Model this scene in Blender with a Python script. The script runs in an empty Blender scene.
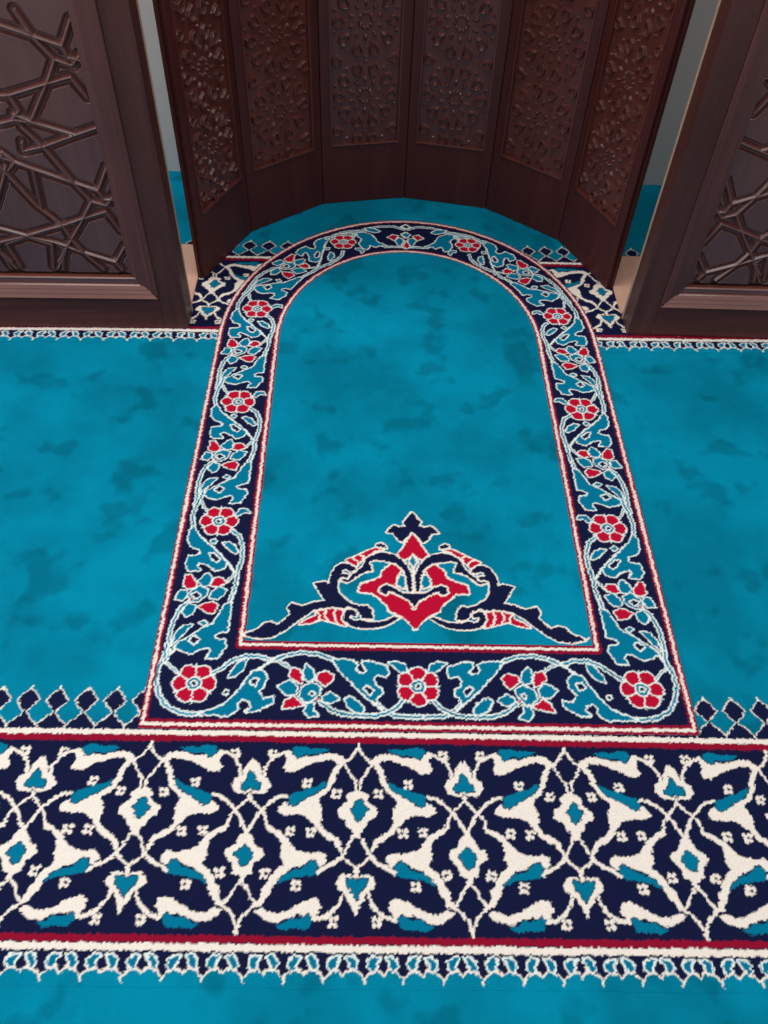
import bpy, bmesh, math, random
import numpy as np
from mathutils import Vector, Matrix
random.seed(7); rng = np.random.default_rng(7)
scn = bpy.context.scene
COL = scn.collection

# ------------------------------------------------------------------ camera
F_PX, PITCH, ROLL, YAW, CAM_H = 829.1433, math.radians(50.3612), math.radians(2.7803), math.radians(2.1846), 1.5
cy_, sy_ = math.cos(YAW), math.sin(YAW)
FW = np.array([sy_*math.cos(PITCH), cy_*math.cos(PITCH), -math.sin(PITCH)])
R0 = np.array([cy_, -sy_, 0.0]); U0 = np.cross(R0, FW)
RT = math.cos(ROLL)*R0 + math.sin(ROLL)*U0
UP = -math.sin(ROLL)*R0 + math.cos(ROLL)*U0
cam = bpy.data.cameras.new('camera'); camo = bpy.data.objects.new('camera', cam); COL.objects.link(camo)
M = Matrix(((RT[0], UP[0], -FW[0], 0), (RT[1], UP[1], -FW[1], 0), (RT[2], UP[2], -FW[2], CAM_H), (0, 0, 0, 1)))
camo.matrix_world = M
cam.sensor_fit = 'VERTICAL'; cam.sensor_height = 36.0; cam.lens = 36.0*F_PX/1024.0
cam.clip_start = 0.05; cam.clip_end = 100
scn.camera = camo

def ray(px, py):
    return RT*((px-384)/F_PX) + UP*(-(py-512)/F_PX) + FW
def fl(px, py, z=0.0):                       # a spot on the floor
    d = ray(px, py); t = (z-CAM_H)/d[2]
    return np.array([d[0]*t, d[1]*t])
def on_wall(px, py, p0, dirv):               # (along, height) on a vertical plane
    d = ray(px, py); n = np.array([-dirv[1], dirv[0]])
    t = (n @ np.array(p0))/(n @ d[:2])
    q = d[:2]*t - np.array(p0)
    return np.array([q @ np.array(dirv), CAM_H + d[2]*t])
def crop(ox, oy, s):
    return lambda pts: [(ox+x/s, oy+y/s) for x, y in pts]
def to_floor(pts):
    return np.array([fl(*p) for p in pts])

# ------------------------------------------------------------------ helpers
def lin(c):
    c = np.asarray(c, float)/255.0
    return np.where(c <= .04045, c/12.92, ((c+.055)/1.055)**2.4)
def tag(o, label=None, cat=None, group=None, kind=None):
    if label: o['label'] = label
    if cat: o['category'] = cat
    if group: o['group'] = group
    if kind: o['kind'] = kind
    return o
def empty(name, loc=(0, 0, 0), rz=0):
    o = bpy.data.objects.new(name, None); COL.objects.link(o)
    o.location = loc; o.rotation_euler = (0, 0, rz); o.empty_display_size = .1
    return o
def link(name, me, mat, parent=None):
    o = bpy.data.objects.new(name, me); COL.objects.link(o)
    if mat and not me.materials: me.materials.append(mat)
    if parent: o.parent = parent
    return o
def bm_obj(name, bm, mat, parent=None, smooth=False):
    me = bpy.data.meshes.new(name)
    bmesh.ops.recalc_face_normals(bm, faces=bm.faces)
    bm.to_mesh(me); bm.free()
    if smooth:
        for p in me.polygons: p.use_smooth = True
    return link(name, me, mat, parent)
def box(bm, x0, x1, y0, y1, z0, z1, bev=0.0, seg=2):
    vs = [bm.verts.new((x, y, z)) for z in (z0, z1) for y in (y0, y1) for x in (x0, x1)]
    fs = [bm.faces.new([vs[i] for i in q]) for q in ((0, 2, 3, 1), (4, 5, 7, 6), (0, 1, 5, 4), (2, 6, 7, 3), (0, 4, 6, 2), (1, 3, 7, 5))]
    if bev:
        es = list({e for f in fs for e in f.edges})
        bmesh.ops.bevel(bm, geom=es, offset=bev, segments=seg, affect='EDGES', profile=.6)
def grid_me(name, P, nx, ny, smooth=True, keep=None, color=None):
    """mesh from an (ny*nx,3) lattice of points"""
    me = bpy.data.meshes.new(name)
    i = np.arange((nx-1)*(ny-1)); a = (i//(nx-1))*nx + i % (nx-1)
    q = np.stack([a, a+1, a+nx+1, a+nx], 1)
    if keep is not None:
        q = q[keep]
        used = np.unique(q); rm = np.full(len(P), -1, np.int64); rm[used] = np.arange(len(used))
        q = rm[q]; P = P[used]
        if color is not None: color = color[used]
    me.vertices.add(len(P)); me.vertices.foreach_set('co', P.astype(np.float32).ravel())
    me.loops.add(q.size); me.loops.foreach_set('vertex_index', q.astype(np.int32).ravel())
    me.polygons.add(len(q)); me.polygons.foreach_set('loop_start', np.arange(0, q.size, 4, dtype=np.int32))
    me.polygons.foreach_set('use_smooth', np.full(len(q), smooth))
    me.update(calc_edges=True)
    if color is not None:
        at = me.attributes.new('pile_colour', 'FLOAT_COLOR', 'POINT')
        at.data.foreach_set('color', color.astype(np.float32).ravel())
    me.validate()
    return me

# ------------------------------------------------------------------ materials
def nodes(name):
    m = bpy.data.materials.new(name); m.use_nodes = True
    nt = m.node_tree; b = nt.nodes['Principled BSDF']
    return m, nt, b
def N(nt, t, **kw):
    n = nt.nodes.new(t)
    for k, v in kw.items():
        if k.startswith('i_'): n.inputs[k[2:].replace('_', ' ')].default_value = v
        else: setattr(n, k, v)
    return n
def pile_mottle(nt):
    """soft nap marks in the pile: multiplies a colour"""
    geo = N(nt, 'ShaderNodeNewGeometry')
    n1 = N(nt, 'ShaderNodeTexNoise', i_Scale=3.3, i_Detail=4.0, i_Roughness=.6)
    n2 = N(nt, 'ShaderNodeTexNoise', i_Scale=8.0, i_Detail=2.5, i_Roughness=.55)
    n3 = N(nt, 'ShaderNodeTexNoise', i_Scale=420.0, i_Detail=1.0)
    for n in (n1, n2, n3): nt.links.new(geo.outputs['Position'], n.inputs['Vector'])
    r1 = N(nt, 'ShaderNodeMapRange', i_From_Min=.38, i_From_Max=.60, i_To_Min=.80, i_To_Max=1.14)
    r2 = N(nt, 'ShaderNodeMapRange', i_From_Min=.37, i_From_Max=.45, i_To_Min=.76, i_To_Max=1.02)
    r3 = N(nt, 'ShaderNodeMapRange', i_From_Min=.3, i_From_Max=.7, i_To_Min=.93, i_To_Max=1.07)
    for n, r in ((n1, r1), (n2, r2), (n3, r3)): nt.links.new(n.outputs['Fac'], r.inputs['Value'])
    a = N(nt, 'ShaderNodeMath', operation='MULTIPLY'); nt.links.new(r1.outputs[0], a.inputs[0]); nt.links.new(r2.outputs[0], a.inputs[1])
    b = N(nt, 'ShaderNodeMath', operation='MULTIPLY'); nt.links.new(a.outputs[0], b.inputs[0]); nt.links.new(r3.outputs[0], b.inputs[1])
    return a.outputs[0], b.outputs[0], r3.outputs[0], n3
TEAL = (0, 124, 153)
def carpet_mat(name, patterned):
    m, nt, b = nodes(name)
    big, allm, fine, n3 = pile_mottle(nt)
    mul = N(nt, 'ShaderNodeVectorMath', operation='SCALE')
    if patterned:
        at = N(nt, 'ShaderNodeAttribute', attribute_name='pile_colour')
        mx = N(nt, 'ShaderNodeMix', data_type='FLOAT')
        nt.links.new(at.outputs['Alpha'], mx.inputs[0]); nt.links.new(fine, mx.inputs[2]); nt.links.new(allm, mx.inputs[3])
        nt.links.new(at.outputs['Color'], mul.inputs[0]); nt.links.new(mx.outputs[0], mul.inputs['Scale'])
    else:
        mul.inputs[0].default_value = lin(TEAL); nt.links.new(allm, mul.inputs['Scale'])
    nt.links.new(mul.outputs[0], b.inputs['Base Color'])
    b.inputs['Roughness'].default_value = 1.0
    b.inputs['Specular IOR Level'].default_value = .05
    b.inputs['Sheen Weight'].default_value = 0.0
    b.inputs['Sheen Roughness'].default_value = .5
    bp = N(nt, 'ShaderNodeBump', i_Strength=.2, i_Distance=.0015)
    nt.links.new(n3.outputs['Fac'], bp.inputs['Height']); nt.links.new(bp.outputs[0], b.inputs['Normal'])
    return m
M_FIELD = carpet_mat('teal_pile', False)
M_PAT = carpet_mat('patterned_pile', True)
def wood(name, dark, light, rough=.34, axis=2, grain=1.0):
    m, nt, b = nodes(name)
    tc = N(nt, 'ShaderNodeTexCoord'); mp = N(nt, 'ShaderNodeMapping')
    sc = [26, 26, 26]; sc[axis] = 1.6
    mp.inputs['Scale'].default_value = sc
    nt.links.new(tc.outputs['Object'], mp.inputs['Vector'])
    n = N(nt, 'ShaderNodeTexNoise', i_Scale=1.6, i_Detail=6.0, i_Roughness=.6, i_Distortion=.6)
    nt.links.new(mp.outputs[0], n.inputs['Vector'])
    n2 = N(nt, 'ShaderNodeTexNoise', i_Scale=2.5, i_Detail=3.0)
    nt.links.new(tc.outputs['Object'], n2.inputs['Vector'])
    mx = N(nt, 'ShaderNodeMath', operation='MULTIPLY_ADD', i_Value=.5)
    nt.links.new(n.outputs['Fac'], mx.inputs[0]); mx.inputs[1].default_value = .65*grain
    sc2 = N(nt, 'ShaderNodeMath', operation='MULTIPLY'); nt.links.new(n2.outputs['Fac'], sc2.inputs[0]); sc2.inputs[1].default_value = .35
    nt.links.new(sc2.outputs[0], mx.inputs[2])
    cr = N(nt, 'ShaderNodeValToRGB')
    cr.color_ramp.elements[0].position = .32; cr.color_ramp.elements[0].color = (*lin(dark), 1)
    cr.color_ramp.elements[1].position = .70; cr.color_ramp.elements[1].color = (*lin(light), 1)
    nt.links.new(mx.outputs[0], cr.inputs[0]); nt.links.new(cr.outputs[0], b.inputs['Base Color'])
    b.inputs['Roughness'].default_value = rough
    b.inputs['Specular IOR Level'].default_value = .5
    rr = N(nt, 'ShaderNodeMapRange', i_From_Min=.3, i_From_Max=.7, i_To_Min=rough*.85, i_To_Max=rough*1.25)
    nt.links.new(n2.outputs['Fac'], rr.inputs['Value']); nt.links.new(rr.outputs[0], b.inputs['Roughness'])
    return m
M_SCREEN = wood('screen_wood', (58, 30, 27), (84, 48, 43), .42)
M_SCREEN_H = wood('screen_wood_across', (62, 28, 26), (92, 46, 42), .36, axis=0)
M_LATTICE = wood('lattice_wood', (82, 45, 40), (102, 60, 53), .24, grain=.8)
M_LATTICE.node_tree.nodes['Principled BSDF'].inputs['Specular IOR Level'].default_value = .8
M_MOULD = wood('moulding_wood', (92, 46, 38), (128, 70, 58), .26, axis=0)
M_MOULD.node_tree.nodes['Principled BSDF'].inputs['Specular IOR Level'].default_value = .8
M_MOULD_SHADED = wood('moulding_wood_shaded', (68, 33, 28), (94, 48, 41), .38)  # darker copy for the upright runs: their shade is put into the colour
M_NICHE = wood('niche_wood', (56, 21, 20), (78, 33, 31), .46)
M_NICHE.node_tree.nodes['Principled BSDF'].inputs['Specular IOR Level'].default_value = .3
M_CARVED = wood('carved_wood', (78, 37, 31), (102, 54, 46), .26, grain=.8)
M_RAW = wood('raw_board', (200, 152, 130), (222, 176, 152), .6, axis=1)
M_EDGE = wood('raw_edge', (150, 118, 98), (176, 142, 118), .6)
def varnish(m, wt, rough):
    b = m.node_tree.nodes['Principled BSDF']
    b.inputs['Coat Weight'].default_value = wt; b.inputs['Coat Roughness'].default_value = rough; b.inputs['Coat IOR'].default_value = 1.6
varnish(M_MOULD, .5, .15)
for m_ in (M_SCREEN, M_SCREEN_H): m_.node_tree.nodes['Principled BSDF'].inputs['Specular IOR Level'].default_value = .28
M_CARVED.node_tree.nodes['Principled BSDF'].inputs['Specular IOR Level'].default_value = .5
def plain(name, c, rough=.8, bump=0):
    m, nt, b = nodes(name)
    tc = N(nt, 'ShaderNodeTexCoord'); n = N(nt, 'ShaderNodeTexNoise', i_Scale=6.0, i_Detail=4.0)
    nt.links.new(tc.outputs['Object'], n.inputs['Vector'])
    cr = N(nt, 'ShaderNodeValToRGB')
    cr.color_ramp.elements[0].color = (*(lin(c)*.92), 1); cr.color_ramp.elements[1].color = (*np.minimum(lin(c)*1.06, 1), 1)
    nt.links.new(n.outputs['Fac'], cr.inputs[0]); nt.links.new(cr.outputs[0], b.inputs['Base Color'])
    b.inputs['Roughness'].default_value = rough
    return m
M_WALL = plain('wall_paint', (206, 206, 203), .85)
M_FLOOR = plain('subfloor', (120, 112, 104), .9)

# ------------------------------------------------------------------ pattern canvas
T, NV, W, RD, MT, T2, MK, DR = range(8)
PAL = np.array([lin(c) for c in (TEAL, (20, 25, 58), (236, 226, 213), (182, 14, 48), (226, 234, 228), (0, 114, 146), (226, 168, 166), (142, 16, 44))])
class Canvas:
    def __init__(s, x0, x1, y0, y1, bg=T, res=.001):
        s.x0, s.y0, s.res = x0, y0, res
        s.nx = int(round((x1-x0)/res)); s.ny = int(round((y1-y0)/res))
        s.a = np.full((s.ny, s.nx), bg, np.uint8)
        s.mask = np.zeros((s.ny, s.nx), bool); s.marking = False
    def _win(s, pts, pad):
        lo = pts.min(0)-pad; hi = pts.max(0)+pad
        i0 = max(0, int((lo[0]-s.x0)/s.res)); i1 = min(s.nx, int((hi[0]-s.x0)/s.res)+2)
        j0 = max(0, int((lo[1]-s.y0)/s.res)); j1 = min(s.ny, int((hi[1]-s.y0)/s.res)+2)
        if i0 >= i1 or j0 >= j1: return None
        X = (s.x0+(np.arange(i0, i1)+.5)*s.res)[None, :]; Y = (s.y0+(np.arange(j0, j1)+.5)*s.res)[:, None]
        return i0, i1, j0, j1, X, Y
    @staticmethod
    def dist(X, Y, pts, closed):
        d2 = np.full((Y.shape[0], X.shape[1]), 1e9)
        n = len(pts)
        for k in range(n if closed else n-1):
            ax, ay = pts[k]; bx, by = pts[(k+1) % n]
            dx, dy = bx-ax, by-ay; L = dx*dx+dy*dy
            if L < 1e-14: continue
            t = np.clip(((X-ax)*dx+(Y-ay)*dy)/L, 0, 1)
            d2 = np.minimum(d2, (X-ax-t*dx)**2+(Y-ay-t*dy)**2)
        return np.sqrt(d2)
    @staticmethod
    def inside(X, Y, pts):
        ins = np.zeros((Y.shape[0], X.shape[1]), bool); n = len(pts)
        for k in range(n):
            ax, ay = pts[k]; bx, by = pts[(k+1) % n]
            if ay == by: continue
            c = (ay > Y) != (by > Y)
            ins ^= c & (X < (bx-ax)*(Y-ay)/(by-ay)+ax)
        return ins
    def put(s, w, sel, col):
        i0, i1, j0, j1 = w[:4]
        s.a[j0:j1, i0:i1][sel] = col
        if s.marking: s.mask[j0:j1, i0:i1][sel] = True
    def poly(s, pts, col, ow=0, oc=MT):
        pts = np.asarray(pts, float); w = s._win(pts, ow+.002)
        if w is None: return
        ins = s.inside(w[4], w[5], pts)
        if ow: s.put(w, ins | (s.dist(w[4], w[5], pts, True) < ow), oc)
        s.put(w, ins, col)
    def stroke(s, pts, width, col, ow=0, oc=MT, closed=False):
        pts = np.asarray(pts, float); w = s._win(pts, width+ow)
        if w is None: return
        d = s.dist(w[4], w[5], pts, closed)
        if ow: s.put(w, d < width/2+ow, oc)
        s.put(w, d < width/2, col)
    def disc(s, c, r, col, ow=0, oc=MT):
        c = np.asarray(c, float); w = s._win(np.array([c]), r+ow+.002)
        if w is None: return
        d = np.hypot(w[4]-c[0], w[5]-c[1])
        if ow: s.put(w, d < r+ow, oc)
        s.put(w, d < r, col)
    def sample(s, X, Y):
        """soft tufted lookup: the knots jitter the outline"""
        i = np.floor((X-s.x0)/s.res); j = np.floor((Y-s.y0)/s.res)
        acc = 0; g = 0
        for di in (-.5, .5):
            for dj in (-.5, .5):
                a = np.clip((i+di+.5).astype(int), 0, s.nx-1); b = np.clip((j+dj+.5).astype(int), 0, s.ny-1)
                k = s.a[b, a]; acc = acc+PAL[k]; g = g+(k == T)
        return acc/4, g/4
def knot_jitter(X, Y, amp, cell=.0042):
    """every knot of the weave is shifted a touch sideways"""
    i = np.floor(X/cell).astype(np.int64); j = np.floor(Y/cell).astype(np.int64)
    h = lambda a, b, k: (np.sin(a*127.1+b*311.7+k*74.7)*43758.5453) % 1.0
    return X+(h(i*0+np.floor(X/.013), j, 1)-.5)*2*amp, Y+(h(i, j*0+np.floor(Y/.013), 2)-.5)*2*amp*.75
def pile_grid(name, cv, x0, x1, y0, y1, z, step, parent, keepf=None, amp=.0021, mat=None):
    nx = int(round((x1-x0)/step))+1; ny = int(round((y1-y0)/step))+1
    X, Y = np.meshgrid(np.linspace(x0, x1, nx), np.linspace(y0, y1, ny))
    jx, jy = knot_jitter(X, Y, amp)
    c, al = cv.sample(jx.ravel(), jy.ravel())
    c = np.c_[c*(1+(rng.random(len(c))-.5)*.08)[:, None], al]
    Z = z+(rng.random(X.shape)-.5)*.0004
    P = np.stack([X, Y, Z], -1).reshape(-1, 3)
    out = []
    if keepf is None: keepf = [(name, None)]
    cx = ((X[:-1, :-1]+X[1:, 1:])/2).ravel(); cyy = ((Y[:-1, :-1]+Y[1:, 1:])/2).ravel()
    for nm, f in keepf:
        k = None if f is None else f(cx, cyy)
        out.append(link(nm, grid_me(nm, P, nx, ny, True, k, c), mat or M_PAT, parent))
    return out

# ---- reference lines of the woven bands
def quad(pts, deg3=False):
    w = to_floor(pts); p = np.poly1d(np.polyfit(w[:, 0], w[:, 1], (3 if deg3 else 1) if len(pts) < 5 else 2))
    lo, hi = min(w[:, 0].min(), -.5), max(w[:, 0].max(), .7)
    return lambda x: p(np.clip(x, lo, hi))
Y_TOP = quad([(0, 730.5), (120, 731.5), (280, 733.5), (384, 735.2), (560, 738), (720, 741), (768, 742)])
Y_BOT = quad([(0, 944.6), (190, 947.8), (300, 948.6), (384, 949.9), (508, 949.8), (768, 953.5)])
FY_TOP = quad([(230, 256.5), (272, 258.3), (541, 263), (579, 263.8)])
FY_BOT = quad([(0, 328.8), (211, 330.8), (598.7, 339.0), (768, 341)], True)
PER = .3918; HALF = PER/2

A_ = crop(225, 735, 5.12); B_ = crop(225, 820, 5.12); C_ = crop(225, 900, 5.12)
TILE = []
def tP(c, col, pts, ow=0, oc=W): TILE.append(('P', col, c(pts), ow, oc))
def tS(c, col, w, pts): TILE.append(('S', col, c(pts), w))
def tD(c, p): TILE.append(('D', W, c([p]), 0))
# upper stem from the spade to the first leaf
tS(A_, W, .0075, [(196, 205), (203, 165), (238, 122), (285, 95), (322, 84)])
tP(A_, W, [(300, 85), (330, 80), (345, 100), (360, 120), (400, 107), (440, 114), (490, 98), (540, 92), (585, 98), (618, 130), (600, 150), (580, 152), (560, 128), (520, 125), (470, 140), (420, 155), (380, 177), (350, 192), (305, 186), (298, 162), (315, 135), (312, 112)])
tP(A_, T2, [(340, 78), (352, 60), (400, 57), (440, 70), (480, 66), (534, 72), (500, 90), (440, 102), (400, 96), (385, 110), (365, 116), (352, 102)])
tS(A_, W, .0062, [(600, 146), (640, 120), (668, 88), (684, 62), (686, 48)])
tS(A_, W, .0058, [(615, 150), (640, 200), (668, 236), (668, 290)])
tP(A_, W, [(612, 140), (577, 190), (562, 240), (522, 295), (482, 325), (477, 345), (494, 375), (494, 420), (489, 455), (512, 490), (555, 515), (577, 525), (590, 548), (604, 590), (592, 604), (573, 575), (558, 548), (520, 534), (480, 498), (460, 463), (430, 428), (390, 408), (300, 405), (268, 390), (276, 368), (300, 345), (318, 338), (330, 360), (360, 362), (400, 337), (450, 307), (500, 280), (530, 240), (545, 195), (560, 165), (590, 140)])
tP(A_, T2, [(322, 322), (340, 300), (390, 287), (430, 270), (470, 262), (522, 232), (512, 265), (480, 292), (430, 314), (390, 337), (350, 362), (325, 354)])
tS(A_, W, .0075, [(318, 308), (282, 311), (237, 337), (192, 378), (160, 412), (130, 462), (108, 497)])
tS(A_, W, .006, [(128, 300), (128, 326), (160, 362), (185, 386), (205, 418), (213, 460)])
tP(A_, W, [(138, 116), (155, 150), (178, 170), (182, 202), (225, 225), (232, 262), (205, 292), (165, 297), (140, 287), (128, 282), (110, 300), (60, 297), (33, 267), (40, 233), (85, 213), (92, 180), (110, 152)])
tP(A_, T2, [(130, 182), (150, 200), (155, 230), (182, 245), (178, 277), (140, 280), (125, 266), (105, 282), (78, 272), (80, 250), (105, 230), (115, 205)])
for p in ((245, 92), (422, 245), (572, 298), (335, 490), (440, 495)): tD(A_, p)
for p in ((202, 270), (362, 333)): tD(B_, p)
tD(C_, (555, 110))
tP(A_, W, [(668, 284), (700, 295), (716, 312), (712, 338), (762, 378), (757, 410), (722, 432), (712, 465), (690, 482), (668, 512), (645, 482), (625, 465), (615, 435), (578, 415), (574, 375), (630, 338), (623, 312), (640, 292)])
tP(A_, T2, [(668, 330), (690, 350), (692, 370), (712, 382), (696, 400), (690, 425), (668, 440), (645, 417), (640, 397), (618, 380), (645, 365), (650, 342)])
tS(A_, W, .0058, [(668, 500), (668, 520)])
tP(B_, W, [(98, 58), (140, 90), (146, 125), (191, 145), (197, 175), (166, 205), (136, 232), (136, 272), (100, 286), (88, 300), (60, 278), (35, 272), (30, 217), (3, 182), (3, 150), (50, 120), (60, 93)])
tP(B_, T2, [(98, 125), (120, 145), (141, 170), (126, 195), (115, 227), (90, 237), (70, 222), (65, 197), (43, 180), (60, 155)])
tS(B_, W, .0062, [(86, 285), (88, 325), (110, 350), (125, 395), (152, 432)])
tS(B_, W, .0062, [(165, 428), (120, 462), (85, 495), (68, 525), (60, 555), (57, 580)])
tP(B_, W, [(200, 30), (205, 10), (216, 25), (260, 45), (302, 75), (327, 110), (352, 145), (390, 160), (440, 170), (490, 163), (517, 185), (517, 215), (490, 237), (470, 235), (465, 205), (430, 205), (390, 235), (340, 245), (300, 277), (270, 312), (242, 347), (227, 377), (207, 402), (187, 437), (160, 442), (153, 425), (178, 385), (183, 350), (213, 325), (223, 295), (258, 255), (298, 225), (280, 190), (288, 150), (283, 105), (250, 72), (210, 52)])
tP(B_, T2, [(255, 330), (285, 290), (330, 262), (390, 246), (425, 217), (445, 205), (470, 222), (468, 270), (440, 285), (395, 290), (350, 298), (310, 302), (285, 318)])
tS(B_, W, .0085, [(472, 268), (500, 246), (550, 225), (600, 186)])
tS(B_, W, .006, [(600, 186), (625, 140), (655, 85), (668, 50)])
tS(B_, W, .006, [(596, 175), (628, 213), (665, 240), (667, 290)])
tP(B_, W, [(667, 305), (640, 283), (600, 278), (573, 300), (563, 330), (578, 350), (600, 362), (618, 382), (630, 412), (650, 442), (662, 495), (682, 442), (712, 412), (722, 377), (757, 345), (767, 310), (747, 283), (700, 278)])
tP(B_, T2, [(612, 300), (650, 300), (668, 312), (690, 298), (724, 300), (716, 335), (690, 372), (665, 412), (645, 372), (620, 340)])
tP(C_, W, [(148, 55), (185, 40), (235, 66), (300, 60), (350, 33), (400, 6), (450, -14), (487, 0), (494, 40), (470, 78), (455, 100), (440, 88), (400, 82), (370, 72), (340, 87), (300, 97), (270, 117), (230, 112), (190, 97), (165, 77)])
tS(C_, W, .0085, [(455, 100), (505, 90), (548, 60), (575, 30)])
tS(C_, W, .006, [(575, 30), (592, 0), (605, -40)])
tP(C_, T2, [(248, 128), (300, 115), (325, 92), (370, 97), (400, 87), (425, 70), (441, 85), (437, 120), (420, 148), (360, 146), (290, 153)])
XA0, XB0 = -.0015, -.1985
def tile_uv(pts):
    w = to_floor(pts)
    yt, yb = Y_TOP(w[:, 0]), Y_BOT(w[:, 0])
    return np.c_[(XA0-w[:, 0])/(XA0-XB0), (w[:, 1]-yb)/(yt-yb)]     # u: 0 at the apex axis, 1 at the spade axis
TILE_UV = [(t[0], t[1], tile_uv(t[2]))+tuple(t[3:]) for t in TILE]
def weave_band(cv, xa, yt, yb, k0, k1):
    cx = np.arange(cv.nx)*cv.res+cv.x0; cyv = (np.arange(cv.ny)*cv.res+cv.y0)[:, None]
    top, bot = yt(cx)[None, :], yb(cx)[None, :]
    s = .3735
    d1 = (cyv-bot)/s; d2 = (cyv-top)/s
    cv.a[(d1 > 0) & (d2 < 0)] = NV
    cv.a[(d1 > .0185) & (d1 < .048)] = DR
    cv.a[(d2 < -.0150) & (d2 > -.0475)] = DR
    cv.a[np.abs(d1) < .0150] = W; cv.a[np.abs(d2) < .0140] = W
    for k in range(k0, k1):
        for sg in (-1, 1):
            for t in TILE_UV:
                u, v = t[2][:, 0], t[2][:, 1]
                x = xa+k*PER+sg*u*HALF
                y = yb(x)+v*(yt(x)-yb(x))
                p = np.c_[x, y]
                if p[:, 0].max() < cv.x0-.02 or p[:, 0].min() > cv.x0+cv.nx*cv.res+.02: continue
                if t[0] == 'P': cv.poly(p, t[1], .0018 if t[1] == T2 else 0, NV)
                elif t[0] == 'S': cv.stroke(p, t[3]*.80, t[1])
                else:
                    c = p[0]
                    for dx, dy, r in ((-.0042, .0035, .0046), (.0048, .004, .0042), (.0052, -.0045, .0046), (-.003, -.0055, .0038)):
                        cv.disc(c+np.array([dx*sg, dy]), r, W)
                    cv.disc(c+np.array([-.0008*sg, -.0006]), .0026, NV); cv.disc(c+np.array([.001*sg, .0085]), .002, NV)
# scalloped edging under a band
ED = []
for cfun, dat in ((C_, None),):
    X0, X1 = 90.0, 300.0
    def ed(pts):
        w = to_floor(C_(pts)); x0 = fl(*C_([(X0, 420)])[0])[0]; x1 = fl(*C_([(X1, 420)])[0])[0]
        return np.c_[(w[:, 0]-x0)/(x1-x0), w[:, 1]-Y_BOT(w[:, 0])]
    ED_NAVY = ed([(88, 255), (92, 402), (112, 378), (140, 360), (172, 358), (195, 382), (218, 358), (250, 356), (278, 366), (300, 402), (302, 255)])
    ED_LOOP = [ed(p) for p in ([(122, 335), (124, 305), (150, 286), (186, 288), (168, 312), (160, 345), (138, 356)], [(270, 335), (268, 305), (248, 284), (216, 288), (228, 312), (236, 345), (256, 356)])]
    ED_TIP = [ed(p) for p in ([(92, 420), (94, 396), (112, 376), (140, 362)], [(195, 382), (178, 358), (160, 345)], [(195, 382), (212, 358), (236, 345)], [(300, 420), (298, 396), (280, 372), (256, 356)])]
EPER = .0644
def weave_scallop(cv, yb, xa, k0, k1):
    for k in range(k0, k1):
        f = lambda q: np.c_[xa+(k+q[:, 0])*EPER, yb(xa+(k+q[:, 0])*EPER)+q[:, 1]]
        cv.poly(f(ED_NAVY), NV)
        cv.stroke(f(ED_NAVY[1:-1]), .0022, W)
        for L in ED_LOOP: cv.poly(f(L), T2, .0030, MT); cv.stroke(f(L[3:6]), .0022, MT); cv.stroke(f(L[1:3]), .002, MT)
        for L in ED_TIP: cv.stroke(f(L), .0028, W)
# diamond edging above a band
D_ = crop(0, 670, 5.12)
def dd(pts):
    w = to_floor(D_(pts)); x0 = fl(*D_([(165, 92)])[0])[0]; x1 = fl(*D_([(313, 92)])[0])[0]
    return np.c_[(w[:, 0]-x0)/(x1-x0), w[:, 1]-Y_TOP(w[:, 0])]
DI_D = dd([(165, 96), (205, 150), (132, 212), (98, 152)]); DI_T = dd([(132, 208), (190, 278), (196, 300), (40, 300), (48, 278)])
DI_TIP = dd([(165, 88), (165, 100)])
# make the motif symmetric about its own axis
def weave_diamond(cv, yt, xa, per, k0, k1):
    hD = DI_D[0, 1]; mD = DI_D[2, 1]; eD = (DI_D[1, 1]+DI_D[3, 1])/2; bT = (DI_T[1, 1]+DI_T[4, 1])/2
    for k in range(k0, k1):
        c = xa+k*per
        f = lambda q: np.c_[c+np.array(q)[:, 0]*per, yt(c+np.array(q)[:, 0]*per)+np.array(q)[:, 1]]
        dia = f([(0, hD), (.2, (hD*.6+eD*.4)), (.36, eD), (.2, (mD*.5+eD*.5)), (0, mD), (-.2, (mD*.5+eD*.5)), (-.36, eD), (-.2, (hD*.6+eD*.4))])
        tri = f([(0, mD), (.25, mD*.45+bT*.55), (.46, bT), (.5, 0), (-.5, 0), (-.46, bT), (-.25, mD*.45+bT*.55)])
        cv.poly(dia, NV, .0023, W); cv.poly(tri, NV, .0023, W)
        cv.poly(dia, NV); cv.poly(tri, NV)
        cv.stroke(f([(0, mD-.004), (0, mD+.004)]), .004, NV)
        cv.stroke(f([(0, hD), (0, hD+.006)]), .004, W)

# ------------------------------------------------------------------ the carpet
carpet = empty('carpet')
tag(carpet, 'wall-to-wall turquoise pile carpet with navy and cream woven bands', 'carpet')
XL, XR, YB, YF = -2.6, 2.8, -.6, 2.775
bm = bmesh.new(); box(bm, XL, XR, YB, YF, -.014, 0.0)
bm_obj('field', bm, M_FIELD, carpet)
ST = .002
cv = Canvas(-1.72, 1.96, .20, .84)
weave_scallop(cv, Y_BOT, fl(*C_([(90, 420)])[0])[0], -26, 36)
weave_diamond(cv, Y_TOP, float(fl(*D_([(313, 92)])[0])[0]), .0558, -22, 14)
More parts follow.
